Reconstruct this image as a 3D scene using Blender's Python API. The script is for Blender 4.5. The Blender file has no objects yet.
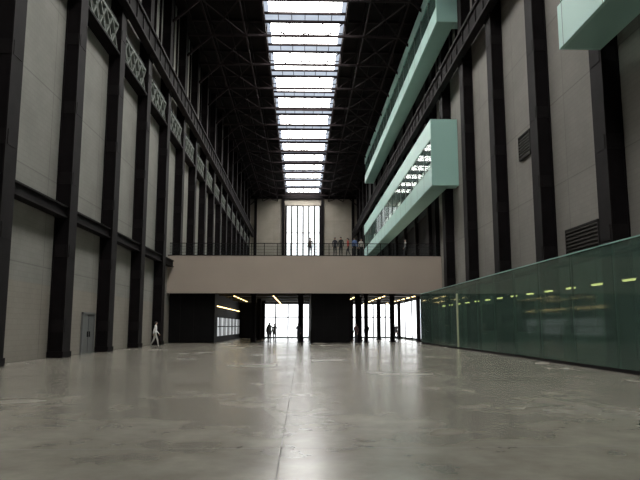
import bpy, bmesh, math, random
from mathutils import Vector, Matrix
random.seed(4)
S = bpy.context.scene
COL = S.collection
try:
    S.view_settings.view_transform = 'Standard'
    S.view_settings.look = 'None'
except Exception: pass
S.view_settings.exposure = 0.0

# ---------------------------------------------------------------- materials
def newmat(name):
    m = bpy.data.materials.new(name); m.use_nodes = True
    nt = m.node_tree
    return m, nt, nt.nodes['Principled BSDF']
def mat(name, col, rough=0.6, metal=0.0, noise=0.12, scale=3.0, bump=0.0, spec=.5):
    m, nt, p = newmat(name)
    tc = nt.nodes.new('ShaderNodeTexCoord')
    n = nt.nodes.new('ShaderNodeTexNoise'); n.inputs['Scale'].default_value = scale
    n.inputs['Detail'].default_value = 5
    nt.links.new(tc.outputs['Object'], n.inputs['Vector'])
    r = nt.nodes.new('ShaderNodeValToRGB')
    r.color_ramp.elements[0].position = 0.3; r.color_ramp.elements[1].position = 0.7
    r.color_ramp.elements[0].color = (*[c*(1-noise) for c in col], 1)
    r.color_ramp.elements[1].color = (*[min(1, c*(1+noise)) for c in col], 1)
    nt.links.new(n.outputs['Fac'], r.inputs['Fac'])
    nt.links.new(r.outputs['Color'], p.inputs['Base Color'])
    p.inputs['Roughness'].default_value = rough
    p.inputs['Metallic'].default_value = metal
    p.inputs['Specular IOR Level'].default_value = spec
    if bump:
        b = nt.nodes.new('ShaderNodeBump'); b.inputs['Strength'].default_value = bump
        nt.links.new(n.outputs['Fac'], b.inputs['Height']); nt.links.new(b.outputs['Normal'], p.inputs['Normal'])
    return m

def wall_mat(name, upper, lower, split):
    """painted blockwork: faint courses, big panels, colour change below 'split' height"""
    m, nt, p = newmat(name)
    L = nt.links.new
    tc = nt.nodes.new('ShaderNodeTexCoord')
    sep = nt.nodes.new('ShaderNodeSeparateXYZ'); L(tc.outputs['Object'], sep.inputs[0])
    comb = nt.nodes.new('ShaderNodeCombineXYZ')
    add = nt.nodes.new('ShaderNodeMath'); add.operation = 'ADD'
    L(sep.outputs['X'], add.inputs[0]); L(sep.outputs['Y'], add.inputs[1])
    L(add.outputs[0], comb.inputs['X']); L(sep.outputs['Z'], comb.inputs['Y'])
    def brick(w, h, mortar, a, b, mo, off=0.5):
        t = nt.nodes.new('ShaderNodeTexBrick')
        t.inputs['Scale'].default_value = 1
        t.inputs['Brick Width'].default_value = w; t.inputs['Row Height'].default_value = h
        t.inputs['Mortar Size'].default_value = mortar
        t.offset = off
        t.inputs['Color1'].default_value = (a, a, a, 1); t.inputs['Color2'].default_value = (b, b, b, 1)
        t.inputs['Mortar'].default_value = (mo, mo, mo, 1)
        L(comb.outputs[0], t.inputs['Vector']); return t
    b1 = brick(0.45, 0.225, 0.012, 1.0, 0.955, .88)
    b2 = brick(3.425, 4.2, 0.03, 1.0, 0.96, .75, 0.0)
    n = nt.nodes.new('ShaderNodeTexNoise'); n.inputs['Scale'].default_value = 0.5; n.inputs['Detail'].default_value = 6
    L(tc.outputs['Object'], n.inputs['Vector'])
    mr = nt.nodes.new('ShaderNodeMapRange'); mr.inputs['From Min'].default_value = .3; mr.inputs['From Max'].default_value = .7
    mr.inputs['To Min'].default_value = .88; mr.inputs['To Max'].default_value = 1.05
    L(n.outputs['Fac'], mr.inputs['Value'])
    gt = nt.nodes.new('ShaderNodeMath'); gt.operation = 'GREATER_THAN'; gt.inputs[1].default_value = split
    L(sep.outputs['Z'], gt.inputs[0])
    mx = nt.nodes.new('ShaderNodeMix'); mx.data_type = 'RGBA'
    mx.inputs[6].default_value = (*lower, 1); mx.inputs[7].default_value = (*upper, 1)
    L(gt.outputs[0], mx.inputs[0])
    cur = mx.outputs[2]
    for src in (b1.outputs['Color'], b2.outputs['Color'], mr.outputs[0]):
        k = nt.nodes.new('ShaderNodeMix'); k.data_type = 'RGBA'; k.blend_type = 'MULTIPLY'; k.inputs[0].default_value = 1
        L(cur, k.inputs[6]); L(src, k.inputs[7]); cur = k.outputs[2]
    L(cur, p.inputs['Base Color'])
    p.inputs['Roughness'].default_value = 0.85
    p.inputs['Specular IOR Level'].default_value = .2
    return m

def floor_mat():
    m, nt, p = newmat('polished_concrete'); L = nt.links.new
    tc = nt.nodes.new('ShaderNodeTexCoord')
    mp = nt.nodes.new('ShaderNodeMapping')
    L(tc.outputs['Object'], mp.inputs['Vector'])
    def noise(sc, det, ro):
        n = nt.nodes.new('ShaderNodeTexNoise'); n.inputs['Scale'].default_value = sc; n.inputs['Detail'].default_value = det; n.inputs['Roughness'].default_value = ro
        L(mp.outputs[0], n.inputs['Vector']); return n
    n1 = noise(.28, 4, .55); n2 = noise(1.1, 6, .62); n3 = noise(5, 5, .65)
    r1 = nt.nodes.new('ShaderNodeValToRGB')
    r1.color_ramp.elements[0].position = .3; r1.color_ramp.elements[1].position = .7
    r1.color_ramp.elements[0].color = (.162, .152, .124, 1); r1.color_ramp.elements[1].color = (.272, .257, .216, 1)
    L(n1.outputs['Fac'], r1.inputs['Fac'])
    def rng(n, a, b):
        r = nt.nodes.new('ShaderNodeMapRange'); r.inputs['From Min'].default_value = .25; r.inputs['From Max'].default_value = .75
        r.inputs['To Min'].default_value = a; r.inputs['To Max'].default_value = b
        L(n.outputs['Fac'], r.inputs['Value']); return r
    cur = r1.outputs['Color']
    for src in (rng(n2, .76, 1.16), rng(n3, .90, 1.07)):
        k = nt.nodes.new('ShaderNodeMix'); k.data_type = 'RGBA'; k.blend_type = 'MULTIPLY'; k.inputs[0].default_value = 1
        L(cur, k.inputs[6]); L(src.outputs[0], k.inputs[7]); cur = k.outputs[2]
    L(cur, p.inputs['Base Color'])
    L(rng(n1, .21, .29).outputs[0], p.inputs['Roughness'])
    p.inputs['Specular IOR Level'].default_value = .75
    return m

def emis(name, col, s, var=0.15, scale=1.0):
    m, nt, p = newmat(name); L = nt.links.new
    tc = nt.nodes.new('ShaderNodeTexCoord'); n = nt.nodes.new('ShaderNodeTexNoise'); n.inputs['Scale'].default_value = scale
    L(tc.outputs['Object'], n.inputs['Vector'])
    mr = nt.nodes.new('ShaderNodeMapRange'); mr.inputs['To Min'].default_value = s*(1-var); mr.inputs['To Max'].default_value = s*(1+var)
    L(n.outputs['Fac'], mr.inputs['Value'])
    p.inputs['Base Color'].default_value = (.3, .3, .3, 1)
    p.inputs['Emission Color'].default_value = (*col, 1)
    L(mr.outputs[0], p.inputs['Emission Strength'])
    return m

def glass_mat(name, tint, refl_col, fac, rough=.05):
    m, nt, p = newmat(name); L = nt.links.new
    t = nt.nodes.new('ShaderNodeBsdfTransparent'); t.inputs[0].default_value = (*tint, 1)
    p.inputs['Roughness'].default_value = rough
    p.inputs['IOR'].default_value = 1.5
    tc = nt.nodes.new('ShaderNodeTexCoord'); n = nt.nodes.new('ShaderNodeTexNoise'); n.inputs['Scale'].default_value = .6
    L(tc.outputs['Object'], n.inputs['Vector'])
    r = nt.nodes.new('ShaderNodeValToRGB')
    r.color_ramp.elements[0].color = (*[c*.8 for c in refl_col], 1); r.color_ramp.elements[1].color = (*[c*1.2 for c in refl_col], 1)
    L(n.outputs['Fac'], r.inputs['Fac']); L(r.outputs['Color'], p.inputs['Base Color'])
    mix = nt.nodes.new('ShaderNodeMixShader'); mix.inputs[0].default_value = fac
    L(t.outputs[0], mix.inputs[1]); L(p.outputs[0], mix.inputs[2])
    L(mix.outputs[0], nt.nodes['Material Output'].inputs['Surface'])
    return m

M_STEEL = mat('painted_black_steel', (.0052, .0038, .0044), .75, 0, .3, 1.5, spec=.12)
M_STEELB = mat('dark_steel_edge', (.0074, .0056, .0062), .7, 0, .3, 1.5, spec=.15)
M_ROOF = mat('roof_dark', (.008, .0062, .0065), .9, 0, .3, .6, spec=.1)
M_TRUSS = mat('truss_steel', (.020, .015, .016), .8, 0, .2, 1, spec=.1)
M_JOINT = mat('floor_joint_filler', (.085, .079, .068), .6, 0, .1, 1, spec=.3)
M_LATT = mat('grey_lattice_paint', (.12, .135, .12), .7, 0, .1, 1, spec=.2)
M_WL = wall_mat('blockwork_left', (.262, .258, .236), (.285, .264, .23), 3.4)
M_WR = wall_mat('blockwork_right', (.225, .215, .195), (.20, .23, .21), 4.3)
M_END = wall_mat('blockwork_end', (.35, .32, .27), (.3, .3, .3), 3)
M_FLOOR = floor_mat()
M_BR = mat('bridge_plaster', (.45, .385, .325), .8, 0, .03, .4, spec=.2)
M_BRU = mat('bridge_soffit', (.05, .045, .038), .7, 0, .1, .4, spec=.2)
M_DARK = mat('dark_cladding', (.006, .0055, .006), .7, 0, .2, .6, spec=.12)
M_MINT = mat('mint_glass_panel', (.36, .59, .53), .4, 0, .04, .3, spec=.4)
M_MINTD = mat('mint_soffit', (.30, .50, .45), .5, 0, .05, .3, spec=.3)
M_SKY = emis('skylight_opal_glass', (1.0, .98, .945), 14.0, .1, .3)
M_SKY2 = emis('skylight_clear_glass', (.74, .84, 1.0), .7, .3, .5)
M_WIN = emis('end_window_daylight', (.95, .98, 1.0), 2.0, .2, .2)
M_ENT = emis('entrance_daylight', (.95, .98, 1.0), 3.0, .55, .5)
M_SHOP = emis('shop_window_glow', (.93, .98, 1.0), .45, .4, .8)
M_ROOM = emis('gallery_room_glow', (1.0, .95, .85), .9, .7, 1.2)
M_LAMP = emis('warm_lamp', (1.0, .72, .30), 6.0, .05)
M_GL = glass_mat('green_glass', (.58, .74, .66), (.09, .145, .122), .5, .06)
M_CLR = glass_mat('balcony_glass', (.75, .85, .82), (.10, .16, .15), .25, .04)
M_RAILG = glass_mat('balustrade_glass', (.92, .94, .94), (.06, .07, .07), .05, .04)
M_ALU = mat('alu_frame', (.12, .15, .14), .5, .3, .05)
M_DOOR = mat('grey_door', (.14, .147, .147), .5, 0, .05)
M_VENT = mat('vent_louvre', (.02, .018, .017), .6, 0, .1, spec=.2)
M_VENTB = mat('vent_blade', (.06, .057, .052), .6, 0, .1, spec=.2)
M_YEL = mat('pale_strip', (.40, .43, .28), .5, 0, .05)

# ---------------------------------------------------------------- helpers
class B:
    def __init__(s, name, mats):
        s.name = name; s.bm = bmesh.new(); s.mats = mats
    def box(s, x0, x1, y0, y1, z0, z1, m=0):
        x0, x1 = sorted((x0, x1)); y0, y1 = sorted((y0, y1)); z0, z1 = sorted((z0, z1))
        v = [s.bm.verts.new(c) for c in ((x0,y0,z0),(x1,y0,z0),(x1,y1,z0),(x0,y1,z0),(x0,y0,z1),(x1,y0,z1),(x1,y1,z1),(x0,y1,z1))]
        for f in ((3,2,1,0),(4,5,6,7),(0,1,5,4),(1,2,6,5),(2,3,7,6),(3,0,4,7)):
            fc = s.bm.faces.new([v[i] for i in f]); fc.material_index = m
    def bar(s, a, b, w, m=0):
        a = Vector(a); b = Vector(b); d = (b-a)
        if d.length < 1e-4: return
        d.normalize()
        up = Vector((0,0,1)) if abs(d.z) < .9 else Vector((1,0,0))
        r = d.cross(up).normalized()*w/2; u = r.cross(d).normalized()*w/2
        v = [s.bm.verts.new(p+o) for p in (a,b) for o in (-r-u, r-u, r+u, -r+u)]
        for f in ((3,2,1,0),(4,5,6,7),(0,1,5,4),(1,2,6,5),(2,3,7,6),(3,0,4,7)):
            fc = s.bm.faces.new([v[i] for i in f]); fc.material_index = m
    def done(s, parent=None, loc=(0,0,0)):
        bmesh.ops.recalc_face_normals(s.bm, faces=s.bm.faces)
        me = bpy.data.meshes.new(s.name); s.bm.to_mesh(me); s.bm.free()
        for m in s.mats: me.materials.append(m)
        o = bpy.data.objects.new(s.name, me); o.location = loc; COL.objects.link(o)
        if parent: o.parent = parent
        return o
def inst(name, me, loc, rotz=0):
    o = bpy.data.objects.new(name, me); o.location = loc; o.rotation_euler[2] = rotz; COL.objects.link(o); return o

XL, XR = -12.0, 12.6       # wall faces
CD, CW = .72, 1.0          # column depth / width
Y0, Y1 = -20.0, 140.0
H = 31.5
BAY = 6.85
NB = [30.6 + BAY*k for k in range(-7, 16)]
NB = [y for y in NB if Y0+1 < y < Y1-1]

# ---------------------------------------------------------------- shell
b = B('floor', [M_FLOOR, M_JOINT]); b.box(XL-.5, XR+.5, Y0-.5, Y1+.5, -.3, 0)
b.box(-.257, -.243, Y0, 57, 0, .001, 1)
for x in (-6.3, 5.8): b.box(x-.005, x+.005, Y0, 57, 0, .001, 1)
for i in range(-2, 5): b.box(XL, 10.4, 8+11*i-.007, 8+11*i+.007, 0, .001, 1)
b.done()
b = B('wall_left', [M_WL]); b.box(XL-.4, XL, Y0, Y1, 0, H+.3); b.done()
b = B('wall_right', [M_WR]); b.box(XR, XR+.4, Y0, Y1, 0, H+.3); b.done()
b = B('wall_rear', [M_WL]); b.box(XL-.4, XR+.4, Y0-.4, Y0, 0, H+.3); b.done()
b = B('wall_end', [M_END, M_STEEL])
b.box(XL, -3.7, Y1, Y1+.4, 0, H+.3); b.box(4.1, XR, Y1, Y1+.4, 0, H+.3)
b.box(-3.7, 4.1, Y1, Y1+.4, 28.8, H+.3); b.box(-3.7, 4.1, Y1, Y1+.4, 0, 12)
for x in (-10.6, -4.3, 4.6, 11.6): b.box(x-.3, x+.3, Y1-.5, Y1, 0, H, 1)
b.box(XL, XR, Y1-.6, Y1, 30.3, H, 1)
b.done()
b = B('window_1', [M_WIN, M_STEEL])
b.box(-3.7, 4.1, Y1+.2, Y1+.3, 12, 28.8)
for i in range(7):
    x = -3.7+7.8*i/6; w = .17 if i not in (0, 6) else .22
    b.box(x-w, x+w, Y1-.05, Y1+.19, 12, 28.8, 1)
for z in (12.1, 22.5, 28.7): b.box(-3.7, 4.1, Y1-.02, Y1+.19, z-.06, z+.06, 1)
b.done()

# ceiling with skylight slot
SX0, SX1 = -3.75, 4.15
b = B('ceiling', [M_ROOF])
b.box(XL, SX0, Y0, Y1, H, H+.3); b.box(SX1, XR, Y0, Y1, H, H+.3)
for x in (-11, -9.2, -7.4, -5.6, 6, 7.8, 9.6, 11.4): b.box(x-.1, x+.1, Y0, Y1, H-.3, H)
b.done()
b = B('skylight', [M_SKY, M_SKY2, M_TRUSS])
for y in NB + [NB[-1]+BAY]:
    ya, yb = y-BAY+.95, y-.95
    if yb > Y1: break
    b.box(SX0+.45, SX1-.45, ya, yb, H+.32, H+.4, 0)
    b.box(SX0, SX1, yb, yb+1.9, H+.32, H+.4, 1)
    b.box(SX0, SX0+.45, ya, yb, H+.3, H+.4, 1); b.box(SX1-.45, SX1, ya, yb, H+.3, H+.4, 1)
    b.box(SX0, SX1, ya-.18, ya+.03, H+.1, H+.3, 2); b.box(SX0, SX1, yb-.03, yb+.18, H+.1, H+.3, 2)
    b.box(SX0, SX1, (ya+yb)/2-.05, (ya+yb)/2+.05, H+.22, H+.3, 2)
    for i in range(1, 6):
        x = SX0+(SX1-SX0)*i/6; b.box(x-.03, x+.03, ya, yb+1.9, H+.22, H+.3, 2)
b.box(SX0-.25, SX0, Y0, Y1, H-.5, H+.3, 2); b.box(SX1, SX1+.25, Y0, Y1, H-.5, H+.3, 2)
b.done()

# roof truss
def truss_mesh():
    b = B('roof_truss', [M_TRUSS]); zt, zb = -.2, -1.7
    x0, x1 = XL+CD, XR-CD
    b.bar((x0,0,zt),(x1,0,zt),.2); b.bar((x0,0,zb),(x1,0,zb),.22)
    n = 12
    for i in range(n+1):
        x = x0+(x1-x0)*i/n
        b.bar((x,0,zt),(x,0,zb),.09)
        if i < n:
            xa = x0+(x1-x0)*(i+1)/n
            if i < n//2: b.bar((x,0,zt),(xa,0,zb),.09)
            else: b.bar((x,0,zb),(xa,0,zt),.09)
    b.bar((x0,0,zb-2.2),(x0+2.4,0,zb),.2); b.bar((x1,0,zb-2.2),(x1-2.4,0,zb),.2)
    for xa, xb in ((-9,-5.6),(6,9.4)):
        b.bar((xa,0,zb),(xb,BAY,zb),.1); b.bar((xb,0,zb),(xa,BAY,zb),.1)
    for x in (-9,-5.6,6,9.4): b.bar((x,0,zb),(x,BAY,zb),.14)
    o = b.done(); return o
t0 = truss_mesh(); t0.location = (0, NB[0], H)
for y in NB[1:]:
    if y+BAY < Y1+1: inst('roof_truss', t0.data, (0, y, H))

# columns (built-up riveted steel stanchions). local: +x toward hall
def col_mesh(h):
    b = B('steel_column', [M_STEEL, M_STEELB])
    w, d = CW, CD
    b.box(0, d-.06, -w/2+.06, w/2-.06, 0, h)
    b.box(d-.06, d, -w/2, w/2, 0, h, 1)
    b.box(0, .06, -w/2, w/2, 0, h)
    z = 1.2
    while z < h-1:
        b.box(.08, d-.08, -w/2+.03, -w/2+.06, z, z+.6, 1); b.box(.08, d-.08, w/2-.06, w/2-.03, z, z+.6, 1)
        b.box(d, d+.02, -w/2+.12, w/2-.12, z, z+.6, 1)
        z += 3.6
    b.box(0, d+.05, -w/2-.05, w/2+.05, 0, .3)
    b.box(0, d+.05, -w/2-.05, w/2+.05, 21.0, 21.3)
    return b.done()
c0 = col_mesh(H-.02); c0.location = (XL, NB[0], 0)
for y in NB[1:]: inst('steel_column', c0.data, (XL, y, 0))
for y in NB: inst('steel_column', c0.data, (XR, y, 0), math.pi)

# horizontal girders
b = B('wall_girder', [M_STEEL, M_STEELB])
b.box(XL+.2, XL+.5, Y0, 55.6, 6.75, 7.25); b.box(XL+.1, XL+.6, Y0, 55.6, 7.2, 7.27, 1); b.box(XL+.1, XL+.6, Y0, 55.6, 6.7, 6.77, 1)
b.done()
for sx, x in ((1, XL), (-1, XR)):
    b = B('crane_girder', [M_STEEL, M_STEELB])
    xi = x+sx*CD
    b.box(xi, xi+sx*.35, Y0, Y1-.7, 21.4, 22.7); b.box(xi-sx*.1, xi+sx*.5, Y0, Y1-.7, 22.6, 22.8, 1); b.box(xi-sx*.1, xi+sx*.45, Y0, Y1-.7, 21.3, 21.45, 1)
    y = Y0+1
    while y < Y1-1:
        b.box(xi+sx*.35, xi+sx*.42, y-.05, y+.05, 21.45, 22.6, 1); y += 1.7
    b.done()
# lattice walkway girder on the left wall
b = B('lattice_girder', [M_LATT, M_STEEL])
xa = XL+.45
for i, y in enumerate(NB[:-1]):
    ya, yb = y+.55, y+BAY-.55
    b.bar((xa,ya,18.4),(xa,yb,18.4),.2); b.bar((xa,ya,20.0),(xa,yb,20.0),.2)
    n = 5
    for k in range(n):
        a = ya+(yb-ya)*k/n; c = ya+(yb-ya)*(k+1)/n
        b.bar((xa,a,18.4),(xa,c,20.0),.16); b.bar((xa,c,18.4),(xa,a,20.0),.16)
    b.box(XL, XL+.7, ya, yb, 18.1, 18.25, 1)
    b.bar((xa-.2,ya,20.35),(xa-.2,yb,20.35),.3,1)
b.done()

b = B('trim_1', [M_STEELB])
for y in NB[:-1]:
    for k in (1, 2, 3):
        yy = y+BAY*k/4
        b.box(XL, XL+.18, yy-.07, yy+.07, 22.9, H-.1)
        b.box(XR-.18, XR, yy-.07, yy+.07, 22.9, H-.1)
b.done()

# ---------------------------------------------------------------- left wall door, right wall vents
b = B('door_1', [M_DOOR, M_STEELB])
b.box(XL, XL+.06, 34.6, 36.4, 0, 2.15)
b.box(XL, XL+.1, 34.5, 34.62, 0, 2.25, 0); b.box(XL, XL+.1, 36.38, 36.5, 0, 2.25, 0); b.box(XL, XL+.1, 34.5, 36.5, 2.13, 2.25, 0)
b.box(XL+.06, XL+.07, 35.49, 35.51, 0, 2.1, 1)
for y in (35.35, 35.65): b.box(XL+.06, XL+.12, y-.02, y+.02, .9, 1.2, 1)
b.done()
def vent(y0, y1, z0, z1):
    b = B('wall_vent', [M_VENT, M_VENTB])
    b.box(XR-.04, XR, y0, y1, z0, z1)
    for (a, c, e, f) in ((y0,y1,z0,z0+.07),(y0,y1,z1-.07,z1)): b.box(XR-.12, XR, a, c, e, f, 0)
    b.box(XR-.12, XR, y0, y0+.07, z0, z1, 0); b.box(XR-.12, XR, y1-.07, y1, z0, z1, 0)
    z = z0+.14
    while z < z1-.1: b.bar((XR-.08, y0+.05, z), (XR-.08, y1-.05, z), .06, 1); z += .17
    b.done()
vent(25.6, 28.9, 4.7, 6.0)
vent(32.8, 34.6, 10.9, 12.3)

# ---------------------------------------------------------------- mint light-box balconies
def lightbox(ya, yb, z0, z1, g0, g1, x0=10.4):
    b = B('light_box_balcony', [M_MINT, M_MINTD, M_ROOM, M_CLR, M_ALU, M_DARK])
    x1 = XR-CD-.03
    b.box(x0, x0+.15, ya+.15, yb, z0, g0, 0)
    b.box(x0, x0+.15, ya+.15, yb, g1, z1, 0)
    b.box(x0, XR-.02, ya, ya+.15, z0, z1, 0)
    b.box(x1, XR-.02, ya+.151, ya+1.2, z0, z1, 0)
    b.box(x0+.15, x1, yb-.15, yb, z0, z1, 0)
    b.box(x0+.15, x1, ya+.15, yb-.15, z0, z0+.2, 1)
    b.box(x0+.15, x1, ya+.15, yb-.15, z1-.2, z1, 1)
    b.box(x0+.15, x1, ya+.15, yb-.15, g1+.05, g1+.15, 4)
    b.box(x1-.05, x1-.001, ya+.16, yb-.16, g0-.6, g1+.04, 5)
    y = ya+1.0
    while y < yb-3:
        if random.random() < .65: b.box(x1-.1, x1-.05, y, y+1.9, g0-.2, g1-.3, 2)
        y += 2.6
    b.box(x0+.06, x0+.09, ya+.15, yb-.15, g0, g1, 3)
    y = ya+3.2
    while y < yb-1: b.box(x0+.02, x0+.13, y-.04, y+.04, g0, g1, 4); y += 3.2
    y = ya+3.2
    while y < yb: b.box(x0-.005, x0, y-.015, y+.015, z0, g0, 4); y += 3.2
    return b.done()
lightbox(48.6, 103, 12.7, 18.2, 14.2, 16.6)
lightbox(45.4, 101, 25.0, 29.4, 26.3, 28.3)
lightbox(-6, 23.2, 12.4, 18.2, 14.2, 16.6, 10.2)
b = B('gallery_facade', [M_DARK, M_STEELB, M_ROOM])
b.box(XR-.4, XR, 56, 112, 7.8, H-.5)
for y in NB:
    if 56 < y < 110:
        for z in (9.5, 12.2, 19.8, 24.0): b.box(XR-.5, XR-.4, y+.7, y+BAY-.7, z, z+.12, 1)
b.done()

# ---------------------------------------------------------------- bridge / concourse
YB, YE = 55.7, 80.0
ZB, ZT = 4.4, 7.75
b = B('concourse_bridge', [M_BR, M_BRU, M_STEELB])
b.box(XL+.0, XR, YB, YB+.35, ZB, ZT, 0)
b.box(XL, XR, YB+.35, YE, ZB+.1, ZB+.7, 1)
b.box(XL, XR, YB+.35, YE, ZT-.5, ZT, 0)
b.box(XL, XR, YE, YE+.3, ZB, ZT, 0)
b.box(XL, XR, YB-.02, YB+.4, ZT, ZT+.06, 2)
y = YB+4
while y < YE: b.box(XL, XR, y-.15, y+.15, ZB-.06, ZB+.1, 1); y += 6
b.done()
b = B('bridge_railing', [M_STEEL, M_RAILG])
x = XL+.4
while x < XR-.3:
    b.box(x-.03, x+.03, YB+.2, YB+.26, ZT+.06, ZT+1.15); x += 1.17
b.box(XL+.1, XR-.1, YB+.18, YB+.28, ZT+1.12, ZT+1.18)
for z in (.3, .6, .85): b.box(XL+.1, XR-.1, YB+.22, YB+.24, ZT+z, ZT+z+.018)
b.box(XL+.1, XR-.1, YB+.25, YB+.262, ZT+.1, ZT+1.08, 1)
b.done()

def pillar(x, y, w=.42):
    b = B('bridge_pillar', [M_STEEL, M_STEELB])
    h = ZB+.1
    b.box(-w/2, w/2, -w/2, -w/2+.06, 0, h); b.box(-w/2, w/2, w/2-.06, w/2, 0, h); b.box(-.05, .05, -w/2, w/2, 0, h, 1)
    b.box(-w*.7, w*.7, -w*.7, w*.7, 0, .08, 1); b.box(-w*.7, w*.7, -w*.7, w*.7, h-.15, h, 1)
    b.done(loc=(x, y, 0))
for y in (58.5, 66, 73.5): pillar(-4.5, y)
for y in (58.5, 73.5): pillar(-.1, y, .5)
for y in (58.5, 66, 76): pillar(5.2, y)
for y in (59.5, 70): pillar(8.6, y)
for y in (58, 64): pillar(5.95, y, .35)
for y in (60, 72): pillar(11.2, y, .35)

b = B('stair_core', [M_DARK, M_STEELB])
b.box(.85, 4.4, 57.0, 78, 0, ZB+.1)
b.box(.8, .85, 57.1, 78, 0, 1.1, 1); b.box(.85, 4.4, 56.97, 57.0, 2.3, 2.36, 1)
for x in (2.0, 3.2): b.box(x-.02, x+.02, 56.97, 57.0, 0, ZB, 1)
b.done()
b = B('shop_block', [M_DARK, M_STEELB, M_SHOP, M_LAMP])
XS = -7.9
b.box(XL, XS, 57.0, YE, 0, ZB+.1)
for i in range(6):
    ya = 59+3.4*i
    b.box(XS, XS+.04, ya, ya+3.0, .55, 2.3, 2)
    for k in (1, 2): b.box(XS+.03, XS+.1, ya+k*1.0-.05, ya+k*1.0+.05, .5, 2.4, 1)
    b.box(XS+.03, XS+.1, ya, ya+3, 1.4, 1.5, 1)
b.box(XS, XS+.06, 58.5, 79, 3.3, 3.36, 3)
for x in (-11, -9.8): b.box(x-.03, x+.03, 56.96, 57, .1, 4.2, 1)
b.done()
b = B('window_2', [M_ENT, M_STEEL, M_DARK])
b.box(XS, XR-.1, YE-.1, YE, .0, ZB+.1, 2)
b.box(-4.9, 1.4, YE-.2, YE-.1, .1, 4.3, 0); b.box(6.0, 12.2, YE-.2, YE-.1, .1, 4.3, 0)
for s0, w, n in ((-4.9, 6.3, 4), (6.0, 6.2, 4)):
    for i in range(n+1):
        x = s0+w*i/n; b.box(x-.08, x+.08, YE-.3, YE-.2, 0, 4.3, 1)
for z in (.1, 2.6, 4.3): b.box(-4.9, 12.2, YE-.3, YE-.2, z-.06, z+.06, 1)
b.done()
b = B('window_3', [M_ENT, M_STEEL])
xw = XR-CD-.1
b.box(xw, xw+.07, 58, YE-.5, .25, 4.2, 0)
y = 58
while y < YE-.5: b.box(xw-.1, xw, y-.06, y+.06, 0, 4.4, 1); y += 4.3
for z in (.2, 4.2): b.box(xw-.08, xw, 58, YE-.5, z-.06, z+.06, 1)
b.done()
for X, ya, yb in ((-6.2, 57.3, 72), (-2.6, 57.3, 77), (7.6, 57.3, 77), (10.4, 57.3, 77), (5.0, 60, 75)):
    b = B('strip_light', [M_LAMP, M_STEEL])
    y = ya
    b.box(X-.07, X+.07, ya, yb, ZB-.16, ZB-.12, 1)
    while y < yb-1: b.box(X-.06, X+.06, y, y+1.3, ZB-.2, ZB-.16, 0); y += 3.0
    b.done()

# ---------------------------------------------------------------- green glass partition (right)
GX = 10.4; GZ = 4.25; GA, GB = 4.0, 54.5
b = B('glass_partition', [M_GL, M_ALU, M_YEL, M_DARK, M_MINTD])
y = GA
while y < GB-.1:
    yn = min(y+3.3, GB)
    b.box(GX, GX+.03, y+.012, yn-.012, .12, GZ, 0)
    b.box(GX+.03, GX+.10, yn-.03, yn+.03, 0.1, GZ, 1)
    y = yn
b.box(GX-.01, GX+.12, GA, GB, 0, .12, 3)
b.box(GX-.02, GX+.06, GA, GB, GZ, GZ+.04, 4)
b.box(GX+.9, XR-CD-.06, GA, GB, GZ-.12, GZ, 3)
b.box(GX-.03, GX+.0, 41.4, 41.75, .12, GZ-.6, 2)
b.box(GX, XR-CD-.06, GB, GB+.1, 0, GZ, 3)
b.done()
b = B('lamp_reflection_bars', [M_LAMP, M_STEEL])  # glowing bars added behind the glass, standing in for lights reflected in it
for y in [14+2.4*i for i in range(16)]:
    x = 11.5
    b.box(x-.06, x+.06, y, y+.7, 3.07, 3.14, 0); b.box(x-.08, x+.08, y-.03, y+.73, 3.14, 3.2, 1); b.box(x-.01, x+.01, y+.33, y+.36, 3.2, GZ-.12, 1)
b.done()
b = B('dark_reflection_block', [M_STEEL])  # dark blocks added behind the glass to imitate the dark reflections in it
for y in (20.5, 27.0, 34.0, 40.5): b.box(XR-.7, XR, y-.5, y+.5, 1.2, 2.9)
b.done()

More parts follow.
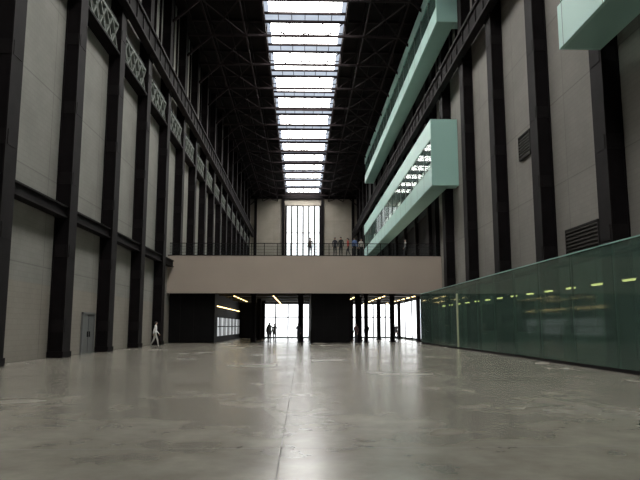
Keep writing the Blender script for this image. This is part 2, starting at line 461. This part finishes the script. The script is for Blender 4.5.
# ---------------------------------------------------------------- people
SKIN = mat('skin', (.45, .27, .19), .5)
def seg_d(p, a, b):
    ab = b-a; t = max(0, min(1, (p-a).dot(ab)/max(ab.length_squared, 1e-9))); return (p-(a+ab*t)).length
def person(loc, rot, h=1.72, top=(.02,.02,.02), leg=(.02,.02,.025), hair=(.02,.015,.01), stride=0.0, arm=0.0, sleeve=True, bag=False):
    mt = mat('top_cloth', top, .8, 0, .1, 8); ml = mat('trouser_cloth', leg, .8, 0, .1, 8)
    mh = mat('hair', hair, .6, 0, .2, 30); ms = mat('shoe', (.02,.02,.02), .5)
    root = bpy.data.objects.new('person', None); COL.objects.link(root)
    me = bpy.data.meshes.new('body'); vs = []; es = []; rad = []; roots = [0]; bones = []
    def V(c, r): vs.append(Vector(c)); rad.append(r); return len(vs)-1
    def E(a, b, m): es.append((a, b)); bones.append((a, b, m))
    pel = V((0,0,.95),(.155,.11)); wa = V((0,.0,1.10),(.135,.095)); ch = V((0,.02,1.30),(.165,.115)); nb = V((0,.01,1.45),(.07,.07))
    nk = V((0,.02,1.50),(.052,.055)); jw = V((0,.035,1.57),(.062,.075)); hd = V((0,.03,1.645),(.078,.092)); cr = V((0,.02,1.70),(.06,.07))
    E(pel,wa,0); E(wa,ch,0); E(ch,nb,0); E(nb,nk,2); E(nk,jw,2); E(jw,hd,2); E(hd,cr,3)
    for s in (-1, 1):
        st = stride*s
        hip = V((s*.09, 0, .88),(.085,.09)); kn = V((s*.095, st*.5+ .03, .50+abs(st)*.02),(.058,.062))
        lift = .06 if st < 0 else 0
        an = V((s*.10, st*.95-(.06 if st<0 else 0), .10+lift),(.036,.042)); heel = V((s*.10, st*.95-(.07 if st<0 else .01), .045+lift),(.036,.035)); toe = V((s*.115, st*.95+.13, .03),(.036,.026))
        E(pel,hip,1); E(hip,kn,1); E(kn,an,1); E(an,heel,4); E(heel,toe,4)
        sh = V((s*.175,0,1.41),(.062,.06)); at = -arm*s
        el = V((s*.235, at*.45-.03, 1.14),(.045,.045)); wr = V((s*.245, at+.05, .90+abs(at)*.15),(.028,.026)); pm = V((s*.24, at*1.1+.07, .835+abs(at)*.15),(.036,.02))
        E(nb,sh,0); E(sh,el,0); E(el,wr,0 if sleeve else 2); E(wr,pm,2)
        P = vs[pm]
        for j, (dy, ln) in enumerate(((.03,.075),(.010,.085),(-.010,.08),(-.028,.062))):
            a = V(P+Vector((0,dy,-.005)),(.009,.009)); roots.append(a)
            c = V(P+Vector((-s*.004,dy*1.1+.004,-ln*.55)),(.0085,.0085)); d = V(P+Vector((-s*.018,dy*1.1+.014,-ln)),(.007,.007))
            E(a,c,2); E(c,d,2)
        a = V(P+Vector((0,.02,.02)),(.010,.010)); roots.append(a); c = V(P+Vector((-s*.01,.05,-.012)),(.0095,.0095)); d = V(P+Vector((-s*.018,.055,-.04)),(.008,.008))
        E(a,c,2); E(c,d,2)
    me.from_pydata([tuple(v) for v in vs], es, [])
    o = bpy.data.objects.new('body_tmp', me); COL.objects.link(o)
    mod = o.modifiers.new('skin', 'SKIN'); mod.use_smooth_shade = True
    lay = me.skin_vertices[0].data
    for i, r in enumerate(rad): lay[i].radius = r; lay[i].use_root = i in roots
    ss = o.modifiers.new('sub', 'SUBSURF'); ss.levels = 1; ss.render_levels = 1
    dg = bpy.context.evaluated_depsgraph_get(); nm = bpy.data.meshes.new_from_object(o.evaluated_get(dg))
    bpy.data.objects.remove(o)
    nm.materials.clear()
    for m in (mt, ml, SKIN, mh, ms): nm.materials.append(m)
    for p in nm.polygons:
        c = p.center; best = min(bones, key=lambda q: seg_d(c, vs[q[0]], vs[q[1]])-.5*(rad[q[0]][0]+rad[q[1]][0])/2)
        mi = best[2]
        if c.z > 1.52: mi = 3 if (c.z > 1.665 or c.y < .0) else 2
        p.material_index = mi; p.use_smooth = True
    body = bpy.data.objects.new('body', nm); COL.objects.link(body); body.parent = root
    bm = bmesh.new()
    def ell(c, r, m, seg=12):
        g = bmesh.ops.create_uvsphere(bm, u_segments=seg, v_segments=8, radius=1)
        for v in g['verts']: v.co = Vector((v.co.x*r[0]+c[0], v.co.y*r[1]+c[1], v.co.z*r[2]+c[2]))
        for fc in {f for v in g['verts'] for f in v.link_faces}: fc.material_index = m; fc.smooth = True
    ell((0,.02,1.665),(.084,.096,.07),1); ell((0,-.015,1.63),(.08,.08,.085),1)
    ell((0,.125,1.615),(.012,.02,.02),0); ell((-.078,.03,1.62),(.012,.02,.03),0); ell((.078,.03,1.62),(.012,.02,.03),0)
    for s in (-1,1): ell((s*.03,.108,1.64),(.011,.008,.007),2)
    ell((0,.112,1.575),(.024,.008,.007),3)
    hm = bpy.data.meshes.new('head_features'); bm.to_mesh(hm); bm.free()
    for m in (SKIN, mh, mat('eye', (.03,.02,.02), .3), mat('lips', (.35,.12,.1), .5)): hm.materials.append(m)
    ho = bpy.data.objects.new('head_features', hm); COL.objects.link(ho); ho.parent = root
    if bag:
        bb = B('shoulder_bag', [mat('bag_cloth', (.05,.04,.03), .7)])
        bb.box(.22,.32,-.18,.12,.78,1.05); bb.bar((.27,-.1,1.04),(.12,-.02,1.47),.03); bb.bar((.27,.06,1.04),(.12,.05,1.46),.03)
        bb.done(parent=root)
    root.location = loc; root.rotation_euler[2] = rot; k = h/1.76; root.scale = (k,k,k)
    return root
W = math.pi
person((-10.35, 44.8, 0), -W/2+.3, 1.85, top=(.85,.85,.83), leg=(.52,.51,.47), stride=.24, arm=.2)
person((-2.75, 54.0, 0), 0.1, 1.85, stride=.10, arm=.08, bag=True)
person((-2.35, 54.6, 0), 0.3, 1.74, stride=.08, arm=.08)
person((-.3, 56.6, 0), .4, 1.78, stride=.12, top=(.02,.02,.03))
person((4.75, 55.0, 0), 2.4, 1.75, top=(.08,.04,.04))
person((6.4, 62, 0), W, 1.74, stride=.15, arm=.1)
person((10.1, 67, 0), W*.8, 1.74, top=(.06,.05,.05), stride=.2, arm=.15)
person((9.3, 63, 0), W*.4, 1.7, top=(.03,.03,.04), stride=.2, arm=.15)
person((7.3, 70, 0), W*.1, 1.75, top=(.03,.03,.04), stride=.1, arm=.1)
person((-3.6, 68, 0), 0, 1.72, stride=.1)
# on the bridge
person((.75, 56.3, ZT), W*.9, 1.76, top=(.10,.08,.07), leg=(.05,.05,.08))
person((3.0, 56.3, ZT), W*1.05, 1.8, top=(.03,.03,.04))
person((3.55, 56.4, ZT), W*.9, 1.86, top=(.02,.02,.02))
person((4.2, 56.4, ZT), W/2, 1.76, top=(.50,.08,.06), stride=.15)
person((4.8, 56.3, ZT), W*1.1, 1.8, top=(.10,.17,.36))
person((5.4, 56.5, ZT), W*1.1, 1.74, top=(.45,.42,.38))
person((9.6, 57.0, ZT), W*.5, 1.76, top=(.25,.24,.23), stride=.2, arm=.15)

# ---------------------------------------------------------------- world + camera
w = bpy.data.worlds.new('sky'); S.world = w; w.use_nodes = True
bg = w.node_tree.nodes['Background']
sk = w.node_tree.nodes.new('ShaderNodeTexSky'); sk.sky_type = 'HOSEK_WILKIE'
w.node_tree.links.new(sk.outputs[0], bg.inputs[0]); bg.inputs[1].default_value = .4

cd = bpy.data.cameras.new('camera'); cd.lens = 35; cd.sensor_width = 36; cd.clip_end = 500
cam = bpy.data.objects.new('camera', cd); COL.objects.link(cam); S.camera = cam
p, a = math.radians(7.87), math.radians(1.66)
F = Vector((math.sin(a)*math.cos(p), math.cos(a)*math.cos(p), math.sin(p)))
cam.rotation_euler = F.to_track_quat('-Z', 'Y').to_euler()
cam.location = (0, 0, 1.5)
